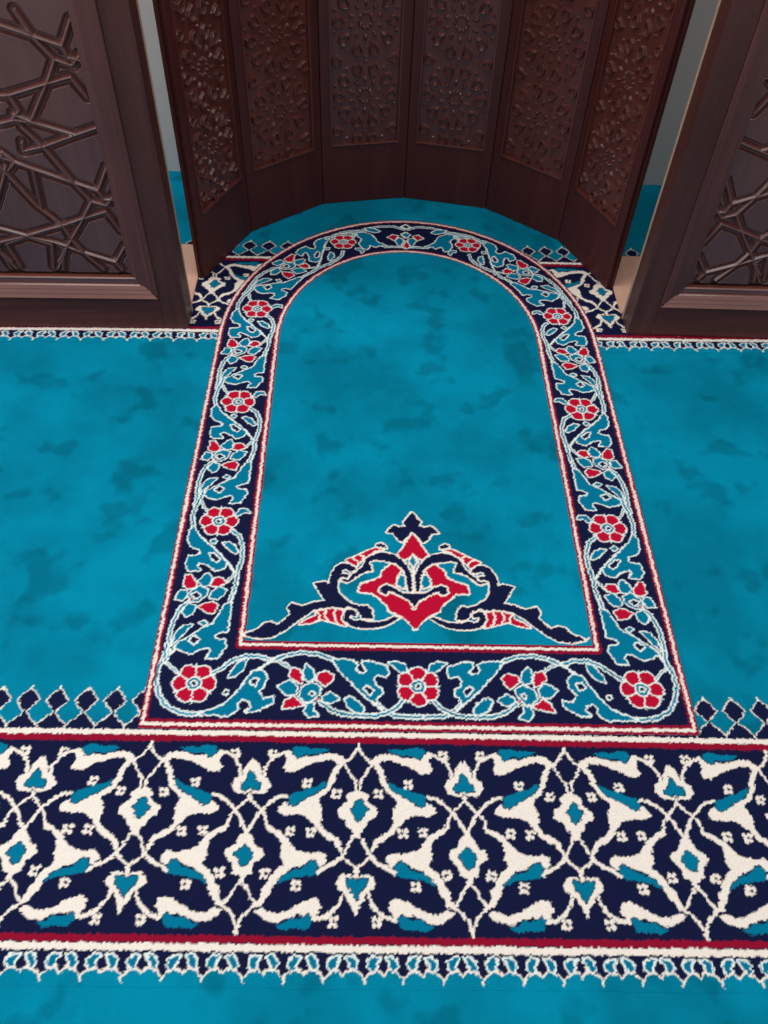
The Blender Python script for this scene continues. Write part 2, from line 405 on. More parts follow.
# the right of the rug keeps its own count of diamonds
cv2 = Canvas(.2, 1.96, .20, .84); weave_diamond(cv2, Y_TOP, .7425, .0565, -10, 23)
i0 = int(round((.2-cv.x0)/cv.res)); up = (np.arange(cv.ny)*cv.res+cv.y0) > .66
cv.a[np.ix_(up, np.arange(i0, i0+cv2.nx))] = cv2.a[up][:, :cv.nx-i0]
weave_band(cv, -.0010, Y_TOP, Y_BOT, -5, 6)
ytop = lambda x: Y_TOP(x)+.0054; ybot = lambda x: Y_BOT(x)-.0058
pile_grid('b', cv, -1.70, 1.94, .235, .80, .0005, ST, carpet,
          [('patterned_band', lambda x, y: (y > ybot(x)) & (y < ytop(x))), ('scalloped_edging', lambda x, y: (y <= ybot(x)) & (y > ybot(x)-.052)),
           ('diamond_edging', lambda x, y: (y >= ytop(x)) & (y < ytop(x)+.092))])
fv = Canvas(-1.72, 1.96, 1.80, 2.42)
weave_scallop(fv, FY_BOT, -1.25, -9, 52)
weave_diamond(fv, FY_TOP, -.317, .0600, -8, 8)
fv2 = Canvas(.2, 1.96, 1.80, 2.42); weave_diamond(fv2, FY_TOP, .567, .056, -8, 12)
i0 = int(round((.2-fv.x0)/fv.res)); up = (np.arange(fv.ny)*fv.res+fv.y0) > 2.24
fv.a[np.ix_(up, np.arange(i0, i0+fv2.nx))] = fv2.a[up][:, :fv.nx-i0]
weave_band(fv, -.4650, FY_TOP, FY_BOT, -2, 6)
fyt = lambda x: FY_TOP(x)+.0054; fyb = lambda x: FY_BOT(x)-.0058
pile_grid('f', fv, -1.70, 1.94, 1.825, 2.40, .0005, .0022, carpet,
          [('patterned_band', lambda x, y: (y > fyb(x)) & (y < fyt(x)) & ((y < fyb(x)+.03) | ((x > -.8) & (x < 1.05)))), ('scalloped_edging', lambda x, y: (y <= fyb(x)) & (y > fyb(x)-.052)),
           ('diamond_edging', lambda x, y: (y >= fyt(x)) & (y < fyt(x)+.092) & (x > -.9) & (x < 1.15))])

# ------------------------------------------------------------------ the arched rug
CX = .1185
EY = 1.88
def sidex(y, bot, top): return bot+(top-bot)*np.clip((y-.7)/(EY-.7), 0, 1)
def outline(a, bL, bR, ytop, y0, n=90):
    """left bottom -> over the arch -> right bottom"""
    b = ytop-EY
    pts = [(bL, y0)]+[(bL+(CX-a-bL)*f, y0+(EY-y0)*f) for f in np.linspace(.05, .95, 12)]
    pts += [(CX-a*math.cos(t), EY+b*math.sin(t)) for t in np.linspace(0, math.pi, n)]
    pts += [(bR+(CX+a-bR)*f, y0+(EY-y0)*f) for f in np.linspace(.95, .05, 12)]
    pts += [(bR, y0)]
    return np.array(pts)
OUT = outline(.5335, -.4169, .6539, 2.486, .7015)
INN = outline(.3735, -.2480, .4916, 2.314, .879)
rv = Canvas(CX-.60, CX+.60, .64, 2.56, T)
edge_w = .0046
outer_edge = outline(.5335+.0072, -.4169-.0072, .6539+.0072, 2.486+.0072, .7015-.0098)
def stripes(cv):
    for L in (OUT, INN):
        cv.stroke(L, .0165, DR, closed=True); cv.stroke(L[[0, -1]], .0215, DR); cv.stroke(L, .0062, W, closed=True)
        d = np.r_[0, np.cumsum(np.hypot(*np.diff(L, axis=0).T))]
        for k, q in enumerate(np.arange(.02, d[-1]-.02, .0078)):              # the cord along the sides is whipped with red
            p = np.array([np.interp(q, d, L[:, 0]), np.interp(q, d, L[:, 1])]); p2 = np.array([np.interp(q+.002, d, L[:, 0]), np.interp(q+.002, d, L[:, 1])])
            t = (p2-p)/np.linalg.norm(p2-p); n = np.array([-t[1], t[0]])
            cv.stroke([p-n*.0032-t*.0012, p+n*.0032+t*.0012], .0018, MK)
rv.poly(outer_edge, DR); rv.poly(OUT, NV)
DARKRED = RD
rv.poly(INN, T)

# --- running scroll of the border: one repeat traced on the right hand side
E_ = crop(540, 370, 6.4)
SC = []
def sP(col, pts, ow=.0034): SC.append(('P', col, pts, ow))
def sS(pts, w=.0042, ow=.0034, col=T): SC.append(('S', col, pts, w, ow))
def sL(pts, w=.0045): SC.append(('L', MT, pts, w))
sS([(350, 120), (368, 150), (392, 190), (414, 240), (410, 290)])
sS([(360, 165), (345, 195), (325, 215)], .002, .003)
sS([(190, 300), (150, 322), (132, 370), (138, 430), (165, 490), (178, 555), (203, 610), (222, 650)])
sL([(410, 300), (385, 325), (300, 385), (218, 452), (180, 505)], .006)
sP(T2, [(405, 285), (432, 310), (442, 360), (420, 385), (378, 392), (370, 415), (395, 425), (442, 430), (457, 470), (442, 497), (380, 494), (396, 470), (380, 455), (330, 467), (290, 492), (240, 477), (228, 452), (260, 420), (300, 390), (350, 355), (385, 325)])
sP(NV, [(266, 436), (298, 411), (322, 411), (308, 436), (282, 450)], .0036)
sP(T2, [(160, 402), (180, 370), (215, 355), (244, 360), (210, 390), (175, 407)])
sP(T2, [(85, 212), (100, 193), (140, 195), (168, 222), (150, 227), (120, 208)], .003)
sP(T2, [(280, 352), (297, 342), (312, 354), (295, 364)], .003)
sS([(178, 500), (215, 532), (250, 556)], .002, .003)
sS([(200, 600), (228, 655), (280, 710)], .003, .0032)
sL([(215, 645), (280, 700), (312, 740), (370, 765), (430, 797), (500, 832), (555, 892)], .006)
sP(T2, [(205, 640), (240, 650), (280, 700), (310, 740), (370, 765), (430, 797), (500, 832), (530, 852), (490, 872), (440, 882), (380, 857), (340, 852), (327, 870), (352, 902), (290, 897), (270, 872), (245, 842), (248, 815), (300, 812), (308, 795), (270, 777), (233, 772), (223, 720)])
sP(NV, [(392, 812), (418, 802), (446, 822), (420, 838)], .0036)
sP(T2, [(428, 748), (480, 755), (520, 790), (542, 842), (490, 802)], .0028)
sP(T2, [(345, 738), (365, 728), (388, 738), (368, 750)], .003)
sS([(440, 640), (490, 672), (520, 712), (545, 762), (560, 832), (566, 880), (582, 925)])
# star flower
sP(RD, [(235, 547), (250, 527), (290, 525), (322, 562), (280, 567)], .003)
sP(T2, [(312, 530), (325, 505), (347, 510), (387, 545), (365, 567), (327, 560)], .003)
sP(RD, [(400, 552), (430, 515), (457, 520), (472, 570), (440, 582), (405, 572)], .003)
sP(T2, [(455, 592), (490, 590), (522, 632), (480, 637), (455, 612)], .003)
sP(T2, [(230, 580), (275, 570), (315, 592), (330, 622), (280, 627), (255, 607)], .003)
sP(RD, [(283, 655), (310, 640), (360, 650), (392, 665), (350, 687), (310, 692)], .003)
sP(T2, [(410, 662), (450, 650), (482, 690), (460, 712), (425, 697)], .003)
sP(T2, [(338, 582), (380, 568), (420, 588), (447, 612), (440, 642), (400, 640), (350, 612)], .003)
sP(NV, [(378, 610), (400, 598), (426, 608), (406, 626)], .0032)
sP(RD, [(420, 632), (432, 622), (440, 632), (430, 640)], .0012)
Y0u, Y1u, XCu = 1.6046, 1.2031, .5712
# centre line of the border, clockwise from the crown
th = np.linspace(math.pi/2, 0, 200)
path = [(CX+.4535*math.cos(t), EY+(2.400-EY)*math.sin(t)) for t in th]
path += [(CX+.4535-.0005*f, EY-(EY-.70)*f) for f in np.linspace(.005, 1, 120)]
path = np.array(path); seg = np.hypot(*np.diff(path, axis=0).T); PS = np.r_[0, np.cumsum(seg)]
tan = np.gradient(path, axis=0); tan /= np.linalg.norm(tan, axis=1)[:, None]; nor = np.c_[-tan[:, 1], tan[:, 0]]
def on_path(s, t):
    return np.c_[np.interp(s, PS, path[:, 0])+np.interp(s, PS, nor[:, 0])*t, np.interp(s, PS, path[:, 1])+np.interp(s, PS, nor[:, 1])*t]
def s_of(p): return PS[np.argmin(np.hypot(path[:, 0]-p[0], path[:, 1]-p[1]))]
ROS = [fl(468, 246), fl(556, 317), fl(580, 410), fl(606, 529), fl(642, 690)]
ROS = [r+np.array([.004, 0]) if 0 < k < 4 else r for k, r in enumerate(ROS)]
rs = [s_of(p) for p in ROS]
def mir(p, ax=CX): q = np.array(p, float).copy(); q[:, 0] = 2*ax-q[:, 0]; return q
def draw(cv, item, p):
    if item[0] == 'P': cv.poly(p, item[1], item[3], MT)
    elif item[0] == 'S': cv.stroke(p, item[3], item[1], item[4], MT)
    else: cv.stroke(p, item[3], item[1])
def rosette(cv, c, rot=0., k=1.):
    c = np.array(c)
    for pas in (0, 1, 2):
        for i in range(6):
            a = rot+i*math.pi/3; q = c+k*.0262*np.array([math.cos(a), math.sin(a)])
            if pas < 2: cv.disc(q, (.0194, .0162)[pas]*k, (MT, RD)[pas])
            else:
                e = np.array([math.cos(a+.5236), math.sin(a+.5236)]); cv.stroke([c+k*.012*e, c+k*.043*e], .0030*k, MT)
    cv.disc(c, .0162*k, MT); cv.disc(c, .0126*k, T2); cv.disc(c, .0078*k, MT); cv.disc(c, .0044*k, NV)
UNIT = [(it, to_floor(E_(it[2]))) for it in SC]
def run_scroll(side):
    for i in range(4):
        for it, w in UNIT:
            u = (Y0u-w[:, 1])/(Y0u-Y1u); t = w[:, 0]-XCu
            # dense strokes bend with the arch
            p = on_path(rs[i]+(rs[i+1]-rs[i])*u, t*.97)
            draw(rv, it, p if side > 0 else mir(p))
run_scroll(1); run_scroll(-1)
# --- bottom run, centre flower to corner
F_ = crop(400, 640, 4.8); G_ = crop(550, 640, 4.8)
BT = []
def bP(c, col, pts, ow=.0036): BT.append((('P', col, pts, ow), c))
def bS(c, pts, w=.0044, ow=.0034): BT.append((('S', T, pts, w, ow), c))
def bL(c, pts, w=.006): BT.append((('L', MT, pts, w), c))
bS(F_, [(84, 371), (150, 372), (200, 372), (250, 352), (300, 308)])
bS(F_, [(165, 297), (200, 333), (250, 357), (300, 371), (380, 373), (450, 370), (510, 350), (560, 310)])
bS(F_, [(455, 135), (490, 108), (560, 84), (640, 80), (700, 94), (768, 116)])
bL(F_, [(490, 110), (455, 165), (420, 200), (375, 250), (330, 292), (270, 340)])
bP(F_, T2, [(230, 165), (237, 132), (270, 125), (310, 112), (347, 115), (345, 135), (328, 160), (350, 174), (377, 165), (387, 145), (375, 125), (400, 112), (440, 107), (490, 110), (455, 165), (420, 200), (375, 250), (330, 292), (295, 310), (290, 282), (266, 265), (265, 245), (298, 225), (300, 192), (280, 176), (240, 183)])
bP(F_, NV, [(308, 252), (335, 230), (350, 244), (322, 270)])
bP(F_, T2, [(135, 152), (150, 120), (185, 110), (222, 116), (200, 132), (180, 152), (150, 160)], .003)
bP(F_, T2, [(355, 342), (370, 315), (420, 282), (441, 297), (430, 332), (400, 352), (370, 364)])
bS(F_, [(690, 155), (728, 132), (768, 114)], .002, .003)
for col, pts in ((RD, [(488, 185), (520, 165), (562, 180), (570, 207), (530, 237), (505, 212)]), (T2, [(580, 197), (590, 157), (615, 135), (632, 170), (627, 207), (600, 217)]),
                 (RD, [(640, 202), (650, 162), (682, 155), (702, 190), (670, 217), (645, 227)]), (T2, [(665, 242), (700, 215), (757, 245), (720, 282), (675, 277)]),
                 (RD, [(640, 327), (690, 290), (722, 310), (742, 347), (690, 342)]), (T2, [(590, 320), (625, 325), (637, 362), (620, 387), (575, 377), (600, 352)]),
                 (T2, [(470, 295), (510, 265), (547, 285), (547, 307), (510, 317)]), (T2, [(553, 245), (590, 223), (640, 243), (658, 285), (632, 312), (605, 310), (580, 290), (565, 275)])):
    bP(F_, col, pts, .0032)
bP(F_, NV, [(585, 270), (597, 262), (607, 274), (595, 284)], .003)
bP(F_, RD, [(566, 300), (577, 292), (585, 302), (574, 308)], .0014)
bS(G_, [(-6, 98), (45, 118), (60, 122), (110, 104), (180, 104), (240, 127), (300, 167), (352, 200)])
bL(G_, [(45, 112), (85, 140), (130, 170), (200, 250), (270, 322), (350, 362)])
bS(G_, [(330, 365), (385, 380), (440, 388), (510, 380), (570, 347), (600, 292), (606, 222), (588, 162), (556, 105), (545, 60)])
bP(G_, T2, [(85, 197), (110, 170), (150, 177), (190, 230), (240, 290), (300, 340), (352, 362), (420, 386), (330, 386), (285, 392), (258, 377), (233, 360), (235, 330), (205, 307), (173, 315), (168, 345), (195, 367), (160, 367), (110, 347), (68, 322), (63, 295), (110, 307), (132, 270), (98, 235)])
bP(G_, NV, [(128, 216), (150, 210), (164, 232), (142, 242)])
bP(G_, T2, [(170, 115), (212, 135), (247, 170), (265, 207), (230, 197), (195, 167)], .003)
bP(G_, NV, [(272, 276), (285, 270), (292, 282), (280, 288)], .0035)
bS(G_, [(505, 192), (530, 165), (552, 145)], .002, .003)
for it, c in BT:
    w = to_floor(c(it[2])); draw(rv, it, w); draw(rv, it, mir(w, .1160))
# --- crown of the arch
H_ = crop(390, 210, 5.486)
TPX = []
def hP(col, pts, ow=.0036): TPX.append(('P', col, pts, ow))
def hS(pts, w=.0044, ow=.0032): TPX.append(('S', T, pts, w, ow))
hS([(95, 112), (150, 98), (230, 104), (300, 120), (350, 138), (420, 156), (480, 166), (520, 186)])
hS([(82, 208), (150, 210), (205, 212), (240, 190)])
hS([(350, 150), (375, 170), (400, 185)], .002, .003)
hP(T2, [(195, 205), (240, 190), (270, 152), (310, 140), (347, 142), (350, 160), (325, 177), (342, 205), (325, 227), (300, 232), (285, 207), (265, 212), (250, 217), (235, 207)])
hP(T2, [(225, 130), (260, 115), (307, 117), (290, 131), (250, 137)])
hP(RD, [(128, 150), (155, 143), (182, 160), (150, 174)]); hP(T2, [(100, 168), (125, 160), (142, 175), (122, 207), (105, 190)])
hP(RD, [(82, 175), (100, 205), (82, 216), (65, 205)]); hP(T2, [(62, 140), (82, 128), (102, 140), (82, 158)])
hP(NV, [(62, 97), (82, 88), (102, 97), (82, 106)], .005)
for it in TPX:
    w = to_floor(H_(it[2])); draw(rv, it, w); draw(rv, it, mir(w))
for k, c in enumerate(ROS):
    kk = (.92, .95, 1, 1, 1)[k]
    rosette(rv, c, 0, kk); rosette(rv, mir([c])[0], 0, kk)
rosette(rv, fl(418.3, 686.9), math.pi/2)
# scroll must not run over the striped edges
stripes(rv)

# --- medallion
I_ = crop(380, 500, 6.4); J_ = crop(470, 550, 5.486)
MAX_ = .1130
rv.marking = True
def mP(col, pts, ow=.0046, oc=W, both=True):
    w = to_floor(pts)
    # the axis leans a hair in the weave
    rv.poly(w, col, ow, oc)
    if both: rv.poly(mir(w, MAX_), col, ow, oc)
def mS(col, pts, wd):
    w = to_floor(pts); rv.stroke(w, wd, col); rv.stroke(mir(w, MAX_), wd, col)
# scrolling teal ground inside the arms
mP(T, I_([(215, 400), (300, 390), (400, 380), (480, 400), (620, 520), (690, 540), (700, 600), (640, 660), (520, 690), (490, 770), (400, 770), (300, 750), (215, 820)]), 0)
mP(RD, I_([(218, 832), (302, 752), (382, 716), (388, 688), (440, 642), (490, 606), (567, 603), (557, 555), (470, 527), (427, 505), (412, 465), (350, 416), (296, 452), (320, 500), (330, 550), (345, 575), (300, 610), (210, 640)]))
mP(RD, I_([(240, 812), (302, 752), (382, 716), (400, 672), (300, 640), (190, 650), (190, 800), (218, 830)]), 0)
mP(T, I_([(268, 492), (305, 490), (326, 548), (282, 570), (265, 530)]))
mP(NV, I_([(222, 590), (228, 480), (250, 430), (290, 385), (340, 355), (400, 345), (450, 355), (500, 380), (517, 400), (532, 430), (572, 470), (612, 502), (670, 500), (692, 530), (640, 547), (600, 522), (560, 492), (520, 472), (480, 467), (485, 432), (497, 418), (490, 405), (450, 397), (390, 402), (330, 412), (282, 446), (262, 500), (256, 590)]), .004)
SMILE = I_([(216, 600), (270, 605), (310, 592), (350, 565), (390, 552), (426, 565), (436, 594), (420, 610), (400, 614), (386, 605), (385, 587), (350, 600), (300, 622), (255, 645), (216, 695)])
mP(RD, I_([(402, 327), (450, 320), (500, 338), (560, 368), (642, 405), (602, 432), (580, 442), (540, 402), (500, 367), (450, 337)]), .004)
mS(W, I_([(548, 366), (525, 378), (532, 396)]), .0042); mS(W, I_([(600, 390), (566, 408), (566, 426)]), .0042)
mP(NV, I_([(380, 320), (385, 302), (410, 287), (440, 295), (447, 310), (410, 312)]), .004)
# lower ribbon with its curl
mP(NV, I_([(318, 760), (350, 755), (400, 777), (450, 792), (520, 792), (570, 782), (612, 790), (640, 770), (628, 752), (600, 760), (590, 735), (620, 718), (660, 725), (682, 750), (677, 790), (640, 822), (580, 836), (480, 832), (420, 817), (370, 792)]), .004)
trunk = J_([(5, 125), (12, 108), (42, 92), (82, 90), (117, 112), (142, 152), (157, 205), (180, 192), (238, 206), (214, 250), (182, 297), (245, 308), (310, 332), (345, 322), (365, 316), (387, 345), (373, 378), (400, 402), (445, 438), (480, 422), (520, 432), (560, 466), (618, 488), (632, 500), (560, 515), (480, 506), (420, 472), (350, 422), (300, 387), (240, 347), (180, 336), (92, 336)]) \
    + I_([(640, 700), (590, 718), (572, 745), (560, 772), (490, 772), (498, 715), (520, 688), (570, 692), (620, 680), (672, 645), (700, 605), (706, 560), (694, 525), (662, 512), (640, 520), (625, 500), (655, 490), (672, 492), (664, 470), (640, 462), (620, 478), (596, 470)])
mP(NV, trunk, .004)
mP(RD, J_([(92, 350), (130, 340), (180, 345), (232, 360), (242, 385), (290, 405), (330, 432), (270, 422), (210, 400), (150, 415), (80, 432), (100, 400)]), .004)
for q in ([(128, 340), (140, 375), (120, 425)], [(176, 345), (190, 375), (172, 410)], [(228, 362), (216, 380), (222, 402)]): mS(W, J_(q), .0045)
mS(W, J_([(632, 500), (645, 495), (650, 484)]), .005)
def mA(col, pts, ow=.0046):
    w = to_floor(pts); rv.poly(np.r_[w, mir(w, MAX_)[::-1]], col, ow, W)
mA(NV, I_([(208, 86), (262, 148), (252, 172), (287, 182), (325, 172), (355, 195), (374, 218), (330, 222), (305, 262), (278, 277), (245, 245), (212, 232)]))
mP(T, I_([(212, 362), (240, 398), (212, 430), (196, 398)]), .004)
axm = to_floor(I_([(208, 220), (260, 290), (308, 358), (270, 387), (237, 370), (212, 345)]))
arrow = np.r_[axm, mir(axm, MAX_)[::-1]]
rv.poly(arrow, RD, .0046, W)
mP(RD, I_([(216, 640), (300, 625), (360, 640), (372, 700), (300, 748), (218, 826)]), 0)
w_ = to_floor(SMILE); rv.poly(np.r_[w_, mir(w_, MAX_)[::-1]], NV, .0042, W)
mS(W, I_([(212, 432), (213, 588)]), .0045)
rv.marking = False

RUGZ = .0032
rug = empty('prayer_rug', (0, 0, 0))
tag(rug, 'arched prayer rug with navy floral border and red heart medallion before the niche', 'prayer rug')
gx0, gx1, gy0, gy1 = CX-.56, CX+.56, .685, 2.51
def incv(pts):
    c = Canvas(rv.x0, rv.x0+rv.nx*rv.res, rv.y0, rv.y0+rv.ny*rv.res, 0); c.poly(pts, 1); return c.a.astype(bool)
m_out = incv(outer_edge)
inner_edge = outline(.3735-.0085, -.2480+.0085, .4916-.0085, 2.314-.0085, .879+.0085)
m_in = incv(inner_edge)
def look(m):
    return lambda x, y: m[np.clip(((y-rv.y0)/rv.res).astype(int), 0, rv.ny-1), np.clip(((x-rv.x0)/rv.res).astype(int), 0, rv.nx-1)]
lo, li, lm_ = look(m_out), look(m_in), look(rv.mask)
# the middle and its medallion need the nap marks, the border does not
parts = pile_grid('r', rv, gx0, gx1, gy0, gy1, RUGZ, ST, rug,
          [('border', lambda x, y: lo(x, y) & ~li(x, y)), ('medallion', lambda x, y: li(x, y) & lm_(x, y)), ('field', lambda x, y: li(x, y) & ~lm_(x, y))], amp=.0017)
parts[2].data.materials[0] = M_FIELD

# ------------------------------------------------------------------ room shell
bm = bmesh.new(); box(bm, XL, XR, YB, YF+.1, -.10, -.014)
tag(bm_obj('floor', bm, M_FLOOR), kind='structure')
bm = bmesh.new(); box(bm, XL, XR, YF, YF+.12, -.014, 2.8)
tag(bm_obj('wall_back', bm, M_WALL), kind='structure')

# ------------------------------------------------------------------ the niche
NC = [fl(*p) for p in ((199.7, 278), (252, 235), (323, 205), (403, 198), (485, 208), (558, 238), (612.7, 286.5))]
NC = [(a+np.array([2*.1175-b[0], b[1]]))/2 for a, b in zip(NC, NC[::-1])]
WT = .024
for k, j in ((0, 1), (6, 5)):
    d_ = NC[k]-NC[j]; n_ = np.array([-d_[1], d_[0]])/np.hypot(*d_)
    if n_[0]*(k-3) < 0: n_ = -n_
    NC[k] = NC[k]-n_*WT
LF = float(np.mean([np.hypot(*(NC[i+1]-NC[i])) for i in range(6)]))
n2, n3 = NC[2], NC[3]; dv = (n3-n2)/np.hypot(*(n3-n2))
zb = np.mean([on_wall(332, 146, n2, dv)[1], on_wall(396, 140.6, n2, dv)[1]])
print('niche facet', LF, 'carving foot', zb)
CW = .213                                     # carved width
NH = 2.25
# height field of the carving: ten-petalled rosettes
PITCH_C = .2110
def kite(c, a, r0, r1, w):
    d = np.array([math.cos(a), math.sin(a)]); n = np.array([-d[1], d[0]])
    L = r1-r0
    return np.array([c+d*r0, c+d*(r0+L*.38)+n*w*.80, c+d*(r0+L*.72)+n*w, c+d*r1+n*w*.45, c+d*r1-n*w*.45, c+d*(r0+L*.72)-n*w, c+d*(r0+L*.38)-n*w*.80])
def carve(nrep, step=.0016):
    hgt = nrep*PITCH_C
    nx = int(round(CW/step))+1; nz = int(round(hgt/step))+1
    xs = np.linspace(-CW/2, CW/2, nx); zs = np.linspace(0, hgt, nz)
    X = xs[None, :]; Z = zs[:, None]
    H = np.zeros((nz, nx))
    def add(p, prof):
        p = np.asarray(p); lo = p.min(0)-.006; hi = p.max(0)+.006
        i = np.where((xs >= lo[0]) & (xs <= hi[0]))[0]; j = np.where((zs >= lo[1]) & (zs <= hi[1]))[0]
        if not len(i) or not len(j): return
        sl = np.ix_(j, i); x = xs[i][None, :]; z = zs[j][:, None]
        d = Canvas.dist(x, z, p, True)*np.where(Canvas.inside(x, z, p), 1, -1)
        H[sl] = np.maximum(H[sl], prof(d))
    ring = lambda d: np.interp(d, [-.001, .0018, .0036, .0062, .02], [0, .0092, .0092, .0012, .0004])
    solid = lambda d: np.interp(d, [-.0008, .0024], [0, .0068])
    off = PITCH_C*.69
    for k in range(-2, nrep+1):
        c = np.array([0, off+k*PITCH_C])
        for i in range(10):
            a = math.pi/2+math.pi/5*(i+.5)
            add(kite(c, a, .058, .099, .0165), ring)
            b = math.pi/2+math.pi/5*i
            add(kite(c, b, .036, .053, .0046), solid)                      # darts between the petals
            p = c+.0200*np.array([math.cos(a), math.sin(a)])
            add(p+.0050*np.array([[math.cos(t), math.sin(t)] for t in np.linspace(0, 2*math.pi, 7)[:-1]]), solid)
            p = c+.0985*np.array([math.cos(b), math.sin(b)])
            add(p+.0042*np.array([[math.cos(t+b), math.sin(t+b)] for t in np.linspace(0, 2*math.pi, 6)[:-1]]), solid)
        m = c+np.array([0, PITCH_C/2])
        for sx in (-1, 1):
            add(kite(m+np.array([sx*.068, 0]), math.pi/2*(1-sx), 0, .036, .0150), ring)
    P = np.stack([np.broadcast_to(X, H.shape), -H, np.broadcast_to(Z, H.shape)], -1).reshape(-1, 3)
    return grid_me('carved_panel', P, nx, nz, False), hgt
CARVED, CH = carve(5)
z_mid = zb+CH
def facet_bm():
    """frame of one stave: rounded arrises and a lip round the carving"""
    bm = bmesh.new(); h = LF/2-.0008; c = CW/2
    box(bm, -h, -c-.004, 0, WT, 0, NH, .002); box(bm, c+.004, h, 0, WT, 0, NH, .002)
    box(bm, -c-.006, c+.006, .0015, WT, 0, zb-.004, .0015)
    box(bm, -c-.006, c+.006, .0015, WT, z_mid+.004, z_mid+.10, .0015)
    box(bm, -c-.006, c+.006, .0015, WT, z_mid+.10+CH-.10, NH, .0015)
    box(bm, -c-.006, c+.006, .014, WT-.001, zb-.03, NH-.02)
    box(bm, -h-.0045, -h+.02, .0125, WT-.001, .001, NH-.001); box(bm, h-.02, h+.0045, .0125, WT-.001, .001, NH-.001)
    return bm
def lip_bm():
    bm = bmesh.new(); c = CW/2
    for z0, z1 in ((zb, z_mid),):
        box(bm, -c-.005, c+.005, -.0035, .010, z0-.0055, z0, .0015)
        box(bm, -c-.005, c+.005, -.0035, .010, z1, z1+.0055, .0015)
        box(bm, -c-.0055, -c, -.0025, .010, z0, z1, .0012); box(bm, c, c+.0055, -.0025, .010, z0, z1, .0012)
    return bm
niche = empty('prayer_niche', (.1175, float(NC[0][1]), 0))
tag(niche, 'tall semicircular niche of six dark carved wooden panels behind the rug', 'niche')
FR = LP = None
for i in range(6):
    a, b = NC[i], NC[i+1]; mid = (a+b)/2; ang = math.atan2(b[1]-a[1], b[0]-a[0])
    if FR is None:
        o = bm_obj('niche_panel', facet_bm(), M_NICHE); FR = o.data
        l = bm_obj('lip', lip_bm(), M_CARVED); LP = l.data
    else:
        o = link('niche_panel', FR, None); l = link('lip', LP, None)
    o.parent = niche
    o.location = (mid[0]-niche.location.x, mid[1]-niche.location.y, .0014); o.rotation_euler = (0, 0, ang)
    sx = np.hypot(*(b-a))/LF; o.scale = (sx, 1, 1)
    l.parent = o
    c = link('carved_panel', CARVED, M_CARVED, o); c.location = (0, .0085, zb)

# ------------------------------------------------------------------ the two screens
SL0, SL1 = fl(189.3, 328.9), fl(0, 326.8)
SR0, SR1 = fl(626.6, 335.3), fl(768, 339.2)
K_ = crop(0, 0, 5.908); M_ = crop(0, 140, 3.84)
dl = (SL0-SL1)/np.hypot(*(SL0-SL1))
wl = lambda pts: np.array([on_wall(px, py, SL0, dl)*np.array([-1, 1]) for px, py in pts])   # distance from the inner edge, height
lip = wl([(139.3, 275.4)])[0]; mo = wl([(158.9, 297.5)])[0]
print('lip', lip, 'moulding', mo, wl([(127, 270), (66, 0), (100, 0), (80, 0)]))
A_ST, Z_RL = mo[0], mo[1]                      # stile width, bottom rail height
A_LP, Z_LP = lip[0], lip[1]
N_ = crop(0, 0, 3.01)
BARS = [N_(p) for p in ([(38, 42), (95, 122), (160, 190)], [(-12, 85), (88, 118), (182, 150)], [(182, 150), (206, 72)], [(182, 150), (200, 184), (258, 197)],
        [(160, 190), (212, 208), (236, 178)], [(160, 190), (140, 252), (92, 368)], [(22, 298), (140, 262), (208, 243), (258, 302)], [(22, 298), (52, 345), (34, 368)], [(-12, 300), (22, 298)],
        [(34, 355), (95, 380), (222, 418), (292, 394)], [(222, 418), (130, 452), (66, 466), (62, 440)], [(-12, 385), (40, 372), (95, 380)])]
BARS2 = [N_(p) for p in ([(62, 395), (130, 458), (215, 557), (272, 618)], [(-12, 480), (30, 496), (95, 520), (215, 560), (292, 586)], [(292, 586), (318, 515)],
        [(292, 586), (310, 612), (362, 614)], [(272, 618), (318, 630), (340, 600)], [(-5, 510), (30, 550), (108, 632), (185, 690)], [(95, 520), (122, 640)], [(272, 618), (242, 680), (172, 800)],
        [(185, 690), (250, 668), (315, 648), (364, 710)], [(-12, 697), (80, 722), (165, 742), (250, 772), (346, 801), (374, 752)],
        [(80, 722), (140, 702), (185, 690)], [(80, 722), (15, 745), (58, 815)], [(-5, 765), (32, 820)], [(165, 742), (196, 766), (172, 820)], [(185, 690), (215, 736), (250, 772), (310, 822)], [(346, 801), (366, 822)], [(0, 470), (40, 500), (20, 525)])]
b1 = [wl(p) for p in BARS]; b2 = [wl(p) for p in BARS2]
star1, star2 = wl(K_([(440, 368)]))[0], wl(M_([(415, 245)]))[0]
DZ = star1[1]-star2[1]
print('stars', star1, star2)
SEGS = b2+b1
SEGS = SEGS+[b+np.array([0, DZ]) for b in b1]+[b+np.array([0, 2*DZ]) for b in b1]+[b+np.array([0, 3*DZ]) for b in b1]
A_AX = wl([(0, 150)])[0][0]+.012                # the pattern turns over about an upright beyond the picture
SEGS = SEGS+[np.c_[2*A_AX-b[:, 0], b[:, 1]] for b in SEGS]
A_PER = 2*(A_AX-A_LP)
SEGS = SEGS+[b+np.array([A_PER, 0]) for b in SEGS]
SW = 2*A_LP+2*A_PER; A_END = SW-A_LP
print('screen width', SW, 'period', A_PER)
